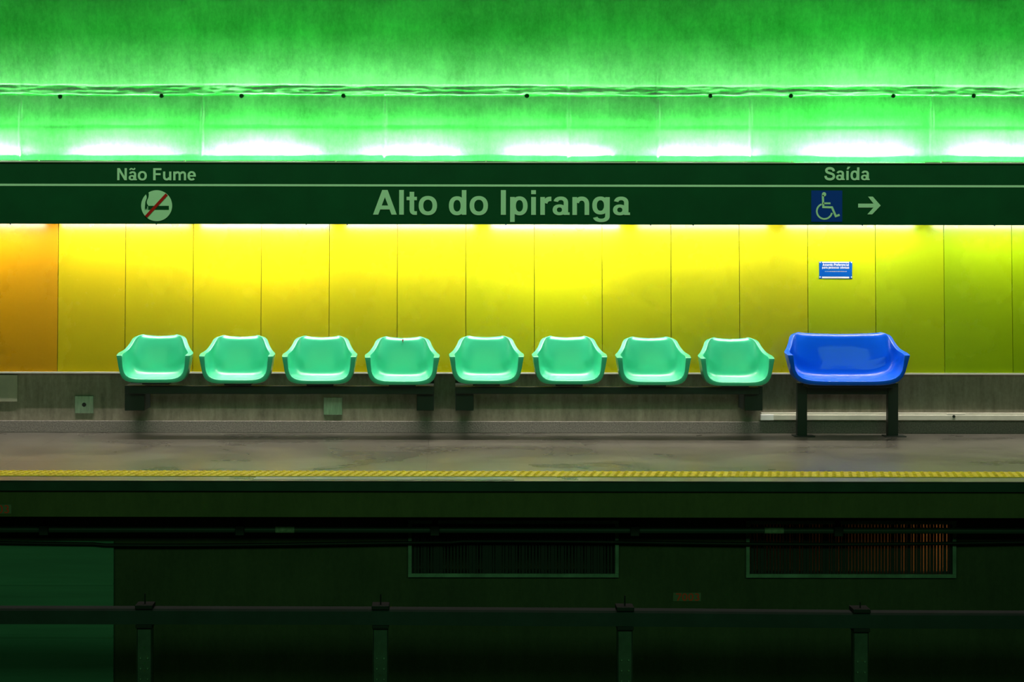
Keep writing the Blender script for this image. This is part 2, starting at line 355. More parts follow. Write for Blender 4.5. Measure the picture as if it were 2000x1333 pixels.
# outlines of the letters: advance, then bezier points (left handle, point, right handle) in 1/1000 em
# letter shapes in em units: B = box x0,x1,y0,y1; R = elliptic ribbon cx,cy,RX,RY,a0,a1,wx,wy; Q = quad; S = stroke width, points
def _o(cx, cy, rx, ry, wx=0.135, wy=0.11, a0=0, a1=360): return ('R', cx, cy, rx, ry, a0, a1, wx, wy)
_a = [_o(0.275, 0.355, 0.215, 0.18, 0.13, 0.105, 0, 168), _o(0.235, 0.148, 0.20, 0.158, 0.125, 0.09), ('B', 0.36, 0.49, 0.0, 0.36), ('B', 0.45, 0.535, 0.0, 0.075)]
GLYPHS = {
'A': (0.70, [('Q', (0.0, 0), (0.155, 0), (0.43, 0.718), (0.27, 0.718)), ('Q', (0.545, 0), (0.70, 0), (0.43, 0.718), (0.27, 0.718)), ('B', 0.13, 0.57, 0.15, 0.265)]),
'l': (0.278, [('B', 0.07, 0.208, 0, 0.718)]),
't': (0.333, [('B', 0.10, 0.235, 0.14, 0.665), ('B', 0.01, 0.315, 0.42, 0.52), _o(0.25, 0.15, 0.15, 0.155, 0.135, 0.105, 180, 272), ('B', 0.25, 0.315, -0.005, 0.10)]),
'o': (0.611, [_o(0.305, 0.266, 0.27, 0.28)]),
'd': (0.611, [_o(0.275, 0.262, 0.24, 0.276), ('B', 0.415, 0.55, 0, 0.718)]),
'p': (0.611, [_o(0.335, 0.262, 0.24, 0.276), ('B', 0.06, 0.195, -0.207, 0.52)]),
'b': (0.611, [_o(0.335, 0.262, 0.24, 0.276), ('B', 0.06, 0.195, 0, 0.718)]),
'g': (0.611, [_o(0.275, 0.275, 0.24, 0.262), ('B', 0.415, 0.55, -0.03, 0.52), _o(0.30, -0.028, 0.25, 0.18, 0.135, 0.10, 195, 361)]),
'n': (0.611, [('B', 0.06, 0.195, 0, 0.52), _o(0.335, 0.305, 0.22, 0.23, 0.135, 0.12, 0, 165), ('B', 0.42, 0.555, 0, 0.31)]),
'u': (0.611, [('B', 0.42, 0.555, 0, 0.52), _o(0.275, 0.22, 0.22, 0.23, 0.135, 0.12, 180, 345), ('B', 0.055, 0.19, 0.21, 0.52)]),
'm': (0.889, [('B', 0.06, 0.195, 0, 0.52), _o(0.315, 0.325, 0.195, 0.21, 0.13, 0.12, 0, 160), ('B', 0.38, 0.51, 0, 0.33), _o(0.635, 0.325, 0.195, 0.21, 0.13, 0.12, 0, 160), ('B', 0.70, 0.83, 0, 0.33)]),
'i': (0.278, [('B', 0.07, 0.208, 0, 0.52), ('B', 0.07, 0.208, 0.60, 0.718)]),
'í': (0.278, [('B', 0.07, 0.208, 0, 0.52), ('Q', (0.09, 0.60), (0.19, 0.60), (0.31, 0.75), (0.15, 0.75))]),
'r': (0.389, [('B', 0.06, 0.195, 0, 0.52), _o(0.35, 0.29, 0.215, 0.24, 0.13, 0.13, 88, 165), ('B', 0.34, 0.385, 0.40, 0.53)]),
'a': (0.556, _a),
'ã': (0.556, _a + [('S', 0.085, (0.10, 0.61), (0.14, 0.665), (0.20, 0.685), (0.28, 0.655), (0.34, 0.645), (0.38, 0.665), (0.42, 0.72))]),
'e': (0.556, [_o(0.28, 0.266, 0.25, 0.28, 0.135, 0.11, -3, 318), ('B', 0.09, 0.53, 0.218, 0.31)]),
'c': (0.556, [_o(0.28, 0.266, 0.25, 0.28, 0.135, 0.115, 35, 325)]),
's': (0.556, [('S', 0.12, (0.455, 0.375), (0.42, 0.435), (0.35, 0.475), (0.26, 0.482), (0.165, 0.46), (0.125, 0.40), (0.145, 0.335), (0.22, 0.295), (0.33, 0.265), (0.42, 0.225), (0.45, 0.15), (0.42, 0.09), (0.34, 0.05), (0.25, 0.045), (0.15, 0.07), (0.085, 0.145))]),
'S': (0.667, [('S', 0.14, (0.565, 0.49), (0.54, 0.58), (0.46, 0.64), (0.33, 0.663), (0.20, 0.635), (0.135, 0.555), (0.165, 0.46), (0.27, 0.405), (0.42, 0.36), (0.535, 0.30), (0.575, 0.20), (0.535, 0.11), (0.45, 0.06), (0.33, 0.043), (0.19, 0.07), (0.11, 0.14), (0.09, 0.235))]),
'I': (0.278, [('B', 0.065, 0.213, 0, 0.718)]),
'N': (0.722, [('B', 0.07, 0.205, 0, 0.718), ('B', 0.515, 0.65, 0, 0.718), ('Q', (0.07, 0.718), (0.22, 0.718), (0.65, 0), (0.50, 0))]),
'F': (0.611, [('B', 0.07, 0.218, 0, 0.718), ('B', 0.07, 0.57, 0.597, 0.718), ('B', 0.07, 0.52, 0.305, 0.42)]),
'P': (0.667, [('B', 0.07, 0.218, 0, 0.718), ('B', 0.07, 0.40, 0.603, 0.718), ('B', 0.07, 0.40, 0.26, 0.375), _o(0.40, 0.489, 0.235, 0.229, 0.14, 0.115, -91, 91)]),
'f': (0.333, [('B', 0.10, 0.235, 0, 0.58), ('B', 0.01, 0.325, 0.42, 0.52), _o(0.255, 0.57, 0.155, 0.155, 0.135, 0.11, 88, 180), ('B', 0.25, 0.325, 0.615, 0.725)]),
'7': (0.556, [('B', 0.03, 0.52, 0.59, 0.71), ('Q', (0.37, 0.6), (0.52, 0.6), (0.27, 0), (0.12, 0))]),
'0': (0.556, [_o(0.278, 0.35, 0.245, 0.365, 0.135, 0.11)]),
'3': (0.556, [_o(0.27, 0.52, 0.215, 0.195, 0.13, 0.105, -92, 150), _o(0.27, 0.195, 0.24, 0.21, 0.135, 0.11, -150, 92)]),
}
# ---------------------------------------------------------------- lettering
def thick_line(mb, pts, w, y0, y1):
    """mitred stroke through pts (x,z)"""
    L_, R_ = [], []
    for i, p in enumerate(pts):
        a = Vector(pts[max(i - 1, 0)]); b = Vector(pts[min(i + 1, len(pts) - 1)]); p = Vector(p)
        if 0 < i < len(pts) - 1:
            d1 = (p - a).normalized(); d2 = (b - p).normalized(); t = (d1 + d2).normalized()
            k = min(2.0, 1 / max(0.3, t.dot(d1)))
        else: t = (b - a).normalized(); k = 1
        n = Vector((-t.y, t.x)) * w / 2 * k
        L_.append(p + n); R_.append(p - n)
    for i in range(len(pts) - 1):
        mb.prism([tuple(L_[i]), tuple(L_[i + 1]), tuple(R_[i + 1]), tuple(R_[i])], y0, y1)
def glyph_polys(ch, pen):
    out = []
    for gi, g in enumerate(GLYPHS[ch][1]):
        k0 = len(out)
        if g[0] == 'B': out.append([(g[1], g[3]), (g[2], g[3]), (g[2], g[4]), (g[1], g[4])])
        elif g[0] == 'Q': out.append(list(g[1:]))
        elif g[0] == 'R':
            _, cx, cy, rx, ry, a0, a1, wx, wy = g; n = max(6, int(abs(a1 - a0) / 10))
            A = [math.radians(a0 + (a1 - a0) * i / n) for i in range(n + 1)]
            def pt(t, kx, ky):      # slightly squared ellipse
                c, s_ = math.cos(t), math.sin(t); e = 2 / 2.25
                return (cx + kx * math.copysign(abs(c) ** e, c), cy + ky * math.copysign(abs(s_) ** e, s_))
            for u, v in zip(A, A[1:]): out.append([pt(u, rx, ry), pt(v, rx, ry), pt(v, rx - wx, ry - wy), pt(u, rx - wx, ry - wy)])
        else:
            pts = [Vector(q) for q in g[2:]]; fine = []
            for i in range(len(pts) - 1):
                p0, p1, p2, p3 = [pts[max(0, min(len(pts) - 1, q))] for q in (i - 1, i, i + 1, i + 2)]
                for k in range(4):
                    u = k / 4; fine.append(0.5 * (2 * p1 + (p2 - p0) * u + (2 * p0 - 5 * p1 + 4 * p2 - p3) * u * u + (3 * p1 - p0 - 3 * p2 + p3) * u ** 3))
            fine.append(pts[-1]); L_, R_ = [], []
            for i, p in enumerate(fine):
                t = (fine[min(i + 1, len(fine) - 1)] - fine[max(i - 1, 0)]).normalized(); n = Vector((-t.y, t.x)) * g[1] / 2
                L_.append(tuple(p + n)); R_.append(tuple(p - n))
            for i in range(len(fine) - 1): out.append([L_[i], L_[i + 1], R_[i + 1], R_[i]])
        out[k0:] = [(gi, q) for q in out[k0:]]
    return [(gi, [(x + pen, y) for x, y in q]) for gi, q in out]
def poly_text(body, new_mb, x0, x1, z0, z1, y0, y1):
    """lay the words out, fit them into the box; one MB per word"""
    pen = 0; words = [[]]
    for ch in body:
        if ch == ' ': pen += 0.278; words.append([]); continue
        words[-1] += glyph_polys(ch, pen); pen += GLYPHS[ch][0]
    X = [p[0] for w in words for _, q in w for p in q]; Z = [p[1] for w in words for _, q in w for p in q]
    a, b, c, d = min(X), max(X), min(Z), max(Z); out = []
    for w in words:
        mb = new_mb()
        for gi, q in w: mb.prism([(x0 + (x - a) / (b - a) * (x1 - x0), z0 + (z - c) / (d - c) * (z1 - z0)) for x, z in q], y0 - 0.00012 * gi, y1)
        out.append(mb)
    return out

# ---------------------------------------------------------------- sign band
SY = -0.36
def s2(px, py): v = P(px, py, SY); return (v.x, v.z)
sign_z0, sign_z1 = PZ(438.5, SY), PZ(318.5, SY)
sign = empty('station_sign', (0, SY, sign_z0), 'long dark green station name band reading Alto do Ipiranga above the yellow wall', 'sign')
org = (0, SY, sign_z0)
m = MB(org); m.box(XL, XR, SY, SY + 0.03, sign_z0, sign_z1, 0.002); m.build('fascia', M['sign'], sign)
m = MB(org); m.box(XL, XR, SY - 0.004, SY + 0.034, sign_z1, sign_z1 + 0.009, 0.001); tag(m.build('edge_trim', M['alu'], sign), 'thin pale metal edge')
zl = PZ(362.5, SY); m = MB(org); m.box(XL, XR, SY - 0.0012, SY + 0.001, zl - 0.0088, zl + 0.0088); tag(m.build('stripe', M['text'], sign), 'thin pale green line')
m = MB(); m.box(XL, XR, SY + 0.03, 0.01, 1.925, 1.945); m.box(XL, XR, -0.052, -0.048, 1.945, 2.236); m.box(XL, XR, -0.012, -0.009, 1.945, 2.258); m.box(XL, XR, -0.052, -0.0261, 2.208, 2.211); tag(m.build('light_baffles', M['black']), kind='structure')  # hidden shelf, baffles and lid put in to block and steer the lamp light
m = MB(org); Y0, Y1 = SY - 0.0016, SY + 0.001
def txt(body, px0, px1, py0, py1):
    a = s2(px0, py1); b = s2(px1, py0)
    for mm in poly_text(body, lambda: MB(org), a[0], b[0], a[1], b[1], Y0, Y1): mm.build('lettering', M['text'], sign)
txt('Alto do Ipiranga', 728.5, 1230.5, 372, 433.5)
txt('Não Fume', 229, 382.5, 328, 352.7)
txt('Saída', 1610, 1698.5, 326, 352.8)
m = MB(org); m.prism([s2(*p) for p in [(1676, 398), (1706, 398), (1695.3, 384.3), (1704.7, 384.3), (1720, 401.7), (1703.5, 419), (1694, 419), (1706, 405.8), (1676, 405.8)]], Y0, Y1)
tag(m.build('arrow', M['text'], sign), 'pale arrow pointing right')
# no smoking roundel
cx, cz = s2(306, 402); r = 30.3 * (D + SY) / F
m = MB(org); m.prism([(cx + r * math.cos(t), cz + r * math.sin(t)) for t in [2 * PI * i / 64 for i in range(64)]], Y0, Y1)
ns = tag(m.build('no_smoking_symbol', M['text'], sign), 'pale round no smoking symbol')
z_ = lambda q: s2(260 + q[0] / 16.67, 360 + q[1] / 16.67)
m = MB(org)
m.prism([z_(q) for q in [(488, 705), (1165, 705), (1165, 830), (488, 830)]], Y0 - 0.0008, Y0)
smoke = [((400, 250), (495, 225)), ((425, 345), (512, 340)), ((443, 400), (500, 425)), ((442, 460), (470, 490)), ((415, 530), (450, 545)), ((398, 590), (446, 600)), ((393, 650), (462, 650)), ((388, 690), (495, 700)), ((384, 760), (440, 745)), ((384, 828), (405, 830))]
for (a, b), (c, d) in zip(smoke, smoke[1:]): m.prism([z_(a), z_(b), z_(d), z_(c)], Y0 - 0.0008, Y0)
m.prism([z_(q) for q in [(425, 745), (462, 740), (462, 826), (440, 826)]], Y0 - 0.0008, Y0)
m.build('cigarette', M['sign'], ns)
m = MB(org); a, b = z_((420, 1060)), z_((1095, 330)); thick_line(m, [a, b], 0.0235, Y0 - 0.0016, Y0 - 0.0008); tag(m.build('slash', M['red'], ns), 'dark red diagonal bar')
# wheelchair square
m = MB(org); a, b = s2(1584.5, 433.5), s2(1645, 372.5); m.prism([(a[0], a[1]), (b[0], a[1]), (b[0], b[1]), (a[0], b[1])], Y0, Y1)
wsq = tag(m.build('wheelchair_symbol', M['signblue'], sign), 'blue square with a pale wheelchair figure')
z_ = lambda q: s2(1540 + q[0] / 5.331, 310 + q[1] / 5.331)
k = (D + SY) / F; m = MB(org); ya, yb = Y0 - 0.0008, Y0
hc = z_((370, 372)); m.prism([(hc[0] + 4.2 * k * math.cos(t), hc[1] + 4.2 * k * math.sin(t)) for t in [2 * PI * i / 24 for i in range(24)]], ya, yb)
thick_line(m, [z_((357, 380)), z_((362, 505)), z_((452, 508)), z_((492, 600)), z_((532, 586))], 4.1 * k, ya, yb)
thick_line(m, [z_((362, 466)), z_((437, 466))], 3.6 * k, ya, yb)
wc = z_((374, 549)); rr = 14.9 * k
thick_line(m, [(wc[0] + rr * math.cos(t), wc[1] + rr * math.sin(t)) for t in [math.radians(112 + i * (236 / 32)) for i in range(33)]], 3.3 * k, ya, yb)
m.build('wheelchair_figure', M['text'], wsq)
# clips on top edge, small screws on the lower edge
for i, px in enumerate([-221, 74, 360, 655, 949, 1244, 1547, 1840]):
    x = PX(px, SY); m = MB(org); m.box(x - 0.006, x + 0.006, SY - 0.003, SY + 0.05, sign_z1 + 0.005, sign_z1 + 0.022, 0.002); m.build('clip', M['alu'], sign)
for px in [20, 305, 598, 678, 988, 1271, 1354, 1685, 1943]:
    x = PX(px, SY); m = MB(org); m.cyl((x, SY + 0.01, sign_z0 - 0.008), (x, SY + 0.01, sign_z0 + 0.004), 0.005, 10); m.build('screw', M['black'], sign)

# ---------------------------------------------------------------- lamps behind the band
LX = [-355, -60, 230, 510, 800, 1090, 1385, 1680, 1975, 2270]
DN = [0.7, 0.7, 0.75, 1.3, 0.95, 1.5, 0.75, 0.8, 0.65, 0.7]
UPM = [1, 0.8, 0.85, 1.15, 1.0, 0.95, 0.9, 1.25, 1.1, 1]
where = ['beyond the left edge', 'at the left edge', 'above the first green seat', 'above the second green seat', 'above the fourth green seat', 'above the sixth green seat', 'above the eighth green seat', 'above the blue plaque', 'at the right edge', 'beyond the right edge']
for i, px in enumerate(LX):
    x = PX(px, -0.22)
    e = empty('light_fixture', (x, -0.22, 1.945), 'fluorescent lamp fixture hidden behind the sign band ' + where[i], 'lamp', 'lamp fixtures behind the sign band')
    o3 = (x, -0.22, 1.945)
    m = MB(o3); m.box(x - 0.565, x + 0.565, -0.20, -0.09, 1.945, 2.14, 0.004); m.build('housing', M['tray'], e)
    zu = 2.2345 if px == 1680 else 2.195; yu = -0.13
    if px == 1680: yu = -0.19
    for s in (-1, 1):
        m = MB(o3); m.box(x + s * 0.545 - 0.012, x + s * 0.545 + 0.012, yu - 0.015, yu + 0.015, 2.135, zu - 0.013); m.build('tube_holder', M['tray'], e)
    mg = bpy.data.materials['green_tube']
    if UPM[i] != 1:
        mg = mg.copy(); mg.node_tree.nodes['Principled BSDF'].inputs['Emission Strength'].default_value = UP_S * UPM[i]
    m = MB(o3); m.cyl((x - 0.535, yu, zu), (x + 0.535, yu, zu), 0.013, 12); tag(m.build('tube', mg, e), 'green fluorescent tube')
    mt = mat('added_white_tube', (0, 0, 0), emit=(1.0, 0.75, 0.80), es=WT_S * UPM[i])  # extra hidden tube, added to whiten the wall glow just above the band
    m = MB(o3); m.cyl((x - 0.41, -0.03, 2.17), (x + 0.41, -0.03, 2.17), 0.006, 8); tag(m.build('tube', mt, e), 'thin white tube added close to the wall to whiten its glow')
    mw = mat('white_diffuser', (0, 0, 0), emit=(1.0, 0.93, 0.80), es=DN_S * DN[i])
    m = MB(o3); m.box(x - 0.535, x + 0.535, -0.285, -0.215, 1.742, 1.756, 0.003); tag(m.build('diffuser', mw, e), 'white glowing diffuser')
    m = MB(o3); m.box(x - 0.565, x + 0.565, -0.295, -0.205, 1.757, 1.925, 0.004); m.build('housing', M['tray'], e)

# ---------------------------------------------------------------- shell seats
def smooth_interp(keys, t):
    n = len(keys) - 1; f = t * n; i = min(int(f), n - 1); u = f - i
    p0, p1, p2, p3 = [Vector(keys[max(0, min(n, j))]) for j in (i - 1, i, i + 1, i + 2)]
    return 0.5 * ((2 * p1) + (p2 - p0) * u + (2 * p0 - 5 * p1 + 4 * p2 - p3) * u * u + (3 * p1 - p0 - 3 * p2 + p3) * u ** 3)
def make_shell(name, parent, m, half=0.304, back_half=0.155, zs=1.0, org=(0, 0, 0)):
    """bucket shell: profile O, rim R; x lateral, y towards the wall, z up, front face at y=0"""
    ad = half - 0.304
    O = [(0, 0.0, 0.031), (0, 0.06, 0.030), (0, 0.13, 0.030), (0, 0.21, 0.031), (0, 0.285, 0.036), (0, 0.335, 0.062), (0, 0.353, 0.12), (0, 0.365, 0.19), (0, 0.376, 0.26), (0, 0.386, 0.31), (0, 0.396, 0.345), (0, 0.420, 0.369)]
    R = [(0.254, 0.0, 0.224), (0.257, 0.06, 0.230), (0.259, 0.12, 0.235), (0.257, 0.17, 0.240), (0.248, 0.215, 0.247), (0.234, 0.25, 0.262), (0.219, 0.28, 0.285), (0.206, 0.31, 0.312), (0.194, 0.34, 0.340), (0.180, 0.365, 0.360), (0.162, 0.388, 0.371), (0.134, 0.416, 0.378)]
    T = [0.046, 0.047, 0.047, 0.046, 0.043, 0.038, 0.036, 0.034, 0.034, 0.034, 0.034, 0.034]
    R = [(x + (ad if k < 4 else ad - (ad - (back_half - 0.155)) * (k - 3) / (len(R) - 4)), y, z) for k, (x, y, z) in enumerate(R)]
    NV, NU = 44, 28
    def grid(outer):
        rows = []
        for j in range(NV + 1):
            t = j / NV
            o = smooth_interp(O, t); r = smooth_interp(R, t); th = smooth_interp([(q, 0, 0) for q in T], t).x
            # direction of the profile, to offset the outer skin
            o2 = smooth_interp(O, min(1, t + 0.01)); o1 = smooth_interp(O, max(0, t - 0.01)); tg = (o2 - o1).normalized()
            nd = Vector((0, tg.z, -tg.y))       # away from the sitter
            if outer:
                o = o + nd * (0.031 if t < 0.3 else 0.031 + (0.02 - 0.031) * (t - 0.3) / 0.7)
                r = Vector((r.x + th * (1 if t < 0.75 else 1 - (t - 0.75) * 1.6), r.y + (nd.y * 0.02 * min(1, t * 1.5)), r.z - (0.0 if t < 0.5 else 0.010 * (t - 0.5) * 2)))
            row = []
            n = (6.2 if outer else 5.0) - (2.6 if outer else 2.5) * min(1, max(0, (t - 0.22) / 0.35)); taper = (0.955 if not outer else 0.87) if t < 0.45 else (0.955 if not outer else 0.87) + 0.03 * (t - 0.45)
            for i in range(NU + 1):
                th_ = (i / NU * 2 - 1) * PI / 2; s = abs(math.sin(th_)); c = abs(math.cos(th_))
                fx = s ** (2 / n); g = 1 - c ** (2 / n)
                if i in (0, NU): g = 1
                xx = math.copysign(r.x * fx * (taper + (1 - taper) * g), th_)
                p = Vector((0 if i == NU // 2 else xx, o.y + (r.y - o.y) * g, (o.z + (r.z - o.z) * g) * zs))
                # slight dip in the middle of the top edge
                if t > 0.85: p.z -= 0.006 * zs * (t - 0.85) / 0.15 * (1 - min(1, abs(xx) / r.x)) 
                row.append(p)
            rows.append(row)
        return rows
    gi, go = grid(False), grid(True)
    # even out spacing along u
    def respace(row):
        d = [0]
        for a, b in zip(row, row[1:]): d.append(d[-1] + (b - a).length)
        out = []; k = 0
        for i in range(NU + 1):
            q = d[-1] * i / NU
            while k < NU - 1 and d[k + 1] < q: k += 1
            w = (q - d[k]) / max(1e-9, d[k + 1] - d[k]); out.append(row[k].lerp(row[k + 1], min(1, w)))
        return out
    gi = [respace(r) for r in gi]; go = [respace(r) for r in go]
    b = bmesh.new()
    vi = [[b.verts.new(p) for p in r] for r in gi]; vo = [[b.verts.new(p) for p in r] for r in go]
    for j in range(NV):
        for i in range(NU):
            b.faces.new((vi[j][i], vi[j][i + 1], vi[j + 1][i + 1], vi[j + 1][i]))
            b.faces.new((vo[j][i], vo[j + 1][i], vo[j + 1][i + 1], vo[j][i + 1]))
    for i in range(NU):
        b.faces.new((vi[0][i], vo[0][i], vo[0][i + 1], vi[0][i + 1])); b.faces.new((vi[NV][i], vi[NV][i + 1], vo[NV][i + 1], vo[NV][i]))
    for j in range(NV):
        b.faces.new((vi[j][0], vi[j + 1][0], vo[j + 1][0], vo[j][0])); b.faces.new((vi[j][NU], vo[j][NU], vo[j + 1][NU], vi[j + 1][NU]))
    bmesh.ops.recalc_face_normals(b, faces=b.faces)
    ed = [e for e in b.edges if len(e.link_faces) == 2 and e.calc_face_angle(0) > math.radians(38)]
    bmesh.ops.bevel(b, geom=ed, offset=0.0115, segments=4, affect='EDGES', profile=0.5, clamp_overlap=True)
    me = bpy.data.meshes.new(name); b.to_mesh(me); b.free()
    o = new_obj(name, me, m, parent, smooth=True)
    return o
SEAT_Y = -0.68
k = (D + SEAT_Y) / F
seat_px = [300, 461.5, 623.5, 785.5, 951, 1114, 1278, 1441]
seat_lab = ['pale green plastic bucket seat at the far left end of the row',
            'pale green plastic bucket seat, second from the left end of the row',
            'pale green plastic bucket seat above the blank square metal plate, third from left',
            'pale green bucket seat with a small red mark on its top edge',
            'pale green bucket seat at the left end of the right-hand beam',
            'pale green bucket seat on the right-hand beam, second from that beam\'s left end',
            'pale green bucket seat on the right-hand beam, third from that beam\'s left end',
            'pale green bucket seat standing next to the blue double-width seat']
seat_bot = [748.5, 750, 751, 752.5, 751, 751.5, 753, 754.5]
proto = None
SK = 0.99
for i, px in enumerate(seat_px):
    zb = PZ(seat_bot[i], SEAT_Y, px); x = PX(px, SEAT_Y)
    if proto is None:
        e = empty('bucket_seat', (x, SEAT_Y, zb), seat_lab[i], 'seat', 'pale green bucket seats in a row')
        make_shell('shell', e, M['shell'])
        m = MB(); m.box(-0.11, 0.11, 0.13, 0.31, -0.022, 0.012, 0.004); m.build('mounting_plate', M['black'], e)
        e.scale = (SK, SK, SK); proto = e
    else:
        e = proto.copy(); COL.objects.link(e); e.location = (x, SEAT_Y, zb); e['label'] = seat_lab[i]
        for ch in proto.children:
            if ch.name.startswith('sticker'): continue
            c = ch.copy(); COL.objects.link(c); c.parent = e
    if i == 3: red_seat = e
m = MB(); m.box(-0.006, 0.004, 0.380, 0.3895, 0.335, 0.352); m.box(-0.002, 0.002, 0.378, 0.386, 0.325, 0.336)
tag(m.build('mark', M['red'], red_seat), 'small red mark')

# black beams on wall brackets that carry the green seats
def beam(px0, px1, brk, label):
    by = -0.47; x0, x1 = PX(px0, by), PX(px1, by); mid = (px0 + px1) / 2
    zt, zb2 = (PZ(752.5, SEAT_Y, 785) if px0 < 800 else PZ(754.5, SEAT_Y, 1441)) - 0.024, PZ(770.5, by, mid)
    e = empty('bench_frame', ((x0 + x1) / 2, 0, zb2), label, 'bench frame'); og = ((x0 + x1) / 2, 0, zb2)
    m = MB(og); m.box(x0, x1, by, by + 0.10, zb2, zt, 0.004); m.build('beam', M['black'], e)
    for a, b_ in brk:
        xa, xb = PX(a, -0.2), PX(b_, -0.2)
        m = MB(og); zt2 = zb2 + 0.02; zlo = PZ(797, -0.04, a)
        m.box(xa, xb, -0.02, 0.0, zlo, zb2 + 0.09, 0.003)
        m.box(xa, xb, -0.37, -0.02, zlo + 0.002, zb2 - 0.001, 0.003); m.box(xa, xb, -0.37, -0.02, zb2, zb2 + 0.06)
        m.build('bracket', M['black'], e)
beam(250, 848, [(250, 288), (815, 848)], 'black steel beam on two wall brackets under the four left green seats')
beam(890, 1484, [(890, 925), (1449, 1484)], 'black steel beam on two wall brackets under the four right green seats')

# blue seat
bx = PX(1658.5, SEAT_Y); bz = PZ(753.5, SEAT_Y, 1658)
e = empty('double_seat', (bx, SEAT_Y, 0), 'glossy blue double-width plastic seat on two black legs, right of the green seats', 'seat')
sh = make_shell('shell', e, M['blue'], half=0.494, back_half=0.355, zs=1.09); sh.location = (0, 0, bz)
ly = -0.30
lg = (bx, SEAT_Y, 0)
for a, b_ in ((1558, 1577), (1735, 1755)):
    m = MB(lg); m.box(PX(a, ly), PX(b_, ly), ly, ly + 0.08, 0.006, bz - 0.005, 0.003); m.build('leg', M['black'], e)
    m = MB(lg); m.box(PX(a, ly) - 0.03, PX(b_, ly) + 0.06, ly - 0.04, ly + 0.12, 0.0, 0.008, 0.002)
    m.build('foot_plate', M['black'], e)
m = MB(lg); m.box(PX(1577, ly), PX(1735, ly), ly + 0.005, ly + 0.07, PZ(771, ly, 1650), bz + 0.0, 0.003); m.build('crossbar', M['black'], e)
m = MB(lg)
m.box(PX(1570, ly), PX(1745, ly), ly - 0.2, ly + 0.08, bz - 0.03, bz + 0.008, 0.003); m.build('mounting_plate', M['black'], e)

# ---------------------------------------------------------------- plaque on the yellow wall
a, b = P(1600, 544.5, -0.036), P(1664.5, 511.5, -0.036)
zc = (a.z + b.z) / 2; yp = panel_y(zc); yf = panel_y(b.z) - 0.012
def q(px, py): v = P(px, py, yf); return (v.x, v.z)
og = (a.x, yf, a.z)
pl = empty('plaque', og, 'small blue plaque with white Portuguese text on the yellow-green wall above the blue seat', 'plaque')
m = MB(og); m.box(a.x, b.x, yf, yf + 0.010, a.z, b.z, 0.001); m.build('board', M['plaque'], pl)
def strip(p0, p1, m): u, v = q(*p0), q(*p1); m.box(u[0], v[0], yf - 0.0008, yf + 0.0005, v[1], u[1])
m = MB(og); strip((1605.5, 511.8), (1658.5, 514), m); m.build('white_border', M['white'], pl)
m = MB(og); strip((1605.5, 540.7), (1658.5, 544), m); m.build('white_border', M['white'], pl)
m = MB(og); u, v = q(1606.5, 520.0), q(1658, 514.8); W_ = poly_text('Assento Preferencial', lambda: MB(og), u[0], v[0], u[1], v[1], yf - 0.0008, yf + 0.0005)
u, v = q(1605.8, 526.2), q(1658.5, 520.7); W_ += poly_text('para pessoas obesas', lambda: MB(og), u[0], v[0], u[1], v[1], yf - 0.0008, yf + 0.0005)
for w_ in W_: w_.build('lettering', M['white'], pl)
m = MB(og); rnd = random.Random(3); px = 1611.0      # faint illegible line
while px < 1652.5:
    w = rnd.uniform(1.0, 2.6); u, v = q(px, 530.0), q(px + w, 531.2); m.box(u[0], v[0], yf - 0.0006, yf + 0.0004, v[1], u[1]); px += w + rnd.uniform(0.4, 0.9)
m.build('small_print', M['rail'], pl)
for px, py in ((1601.8, 512.8), (1662.8, 512.8), (1601.8, 541.5), (1662.8, 541.5)):
    u = q(px, py); m = MB(og); m.cyl((u[0], yf + 0.002, u[1]), (u[0], yf - 0.002, u[1]), 0.0055, 12); m.build('screw', M['white'], pl)

# ---------------------------------------------------------------- plates and conduit on the plinth
def plate(px0, px1, py0, py1, name, label, cat, mt, screws, hole=False, th=0.012):
    a, b = P(px0, py1, -th), P(px1, py0, -th); og = (a.x, 0, a.z)
    e = empty(name, og, label, cat)
    m = MB(og)
    m.box(a.x, b.x, -th, 0.0, a.z, b.z, 0.002); m.build('plate', mt, e)
    for sx, sy in screws:
        s = P(sx, sy, -th); m = MB(og); m.cyl((s.x, -th + 0.001, s.z), (s.x, -th - 0.004, s.z), 0.008, 12); m.build('screw', M['steel'], e)
    if hole:
        s = P((px0 + px1) / 2, (py0 + py1) / 2, -th); m = MB(og)
        m.cyl((s.x, -th + 0.001, s.z), (s.x, -th - 0.002, s.z), 0.0175, 20); tag(m.build('socket', M['cable'], e), 'round black hole')
plate(146, 182.5, 774, 808, 'outlet_cover', 'square metal cover with a round black hole on the lower wall, left of the seats', 'cover plate', M['steel'], [(149, 805), (180, 805)], True)
plate(632, 668.5, 777, 811, 'blank_cover', 'blank square metal plate with two screws on the lower wall under the third seat', 'cover plate', M['steel'], [(636, 807), (664, 780.5)])
plate(-40, 33.5, 733, 785, 'wall_box', 'plain pale beige panel under the yellow wall at the left edge', 'panel', M['cover'], [], th=0.02)
og = (PX(1485), 0, PZ(815, 0, 1485))
e = empty('cable_conduit', og, 'long pale grey conduit running along the lower wall behind the blue seat legs', 'conduit')
zc0, zc1 = PZ(821.5, -0.05, 1700), PZ(807, -0.05, 1700)
m = MB(og); m.box(PX(1486), XR, -0.05, 0.0, zc0, zc1 - 0.018, 0.003); m.box(PX(1486), XR, -0.036, 0.0, zc1 - 0.022, zc1, 0.003); m.build('channel', M['rail'], e)
m = MB(og); m.box(PX(1484.5), PX(1510), -0.052, 0.0, zc0 - 0.002, zc1 - 0.016, 0.003); tag(m.build('end_cap', M['white'], e), 'brighter end piece')
m = MB(og); m.box(PX(1848), PX(1884), -0.047, 0.0, zc0 + 0.004, zc1 - 0.002, 0.003); m.build('joint', M['rail'], e)
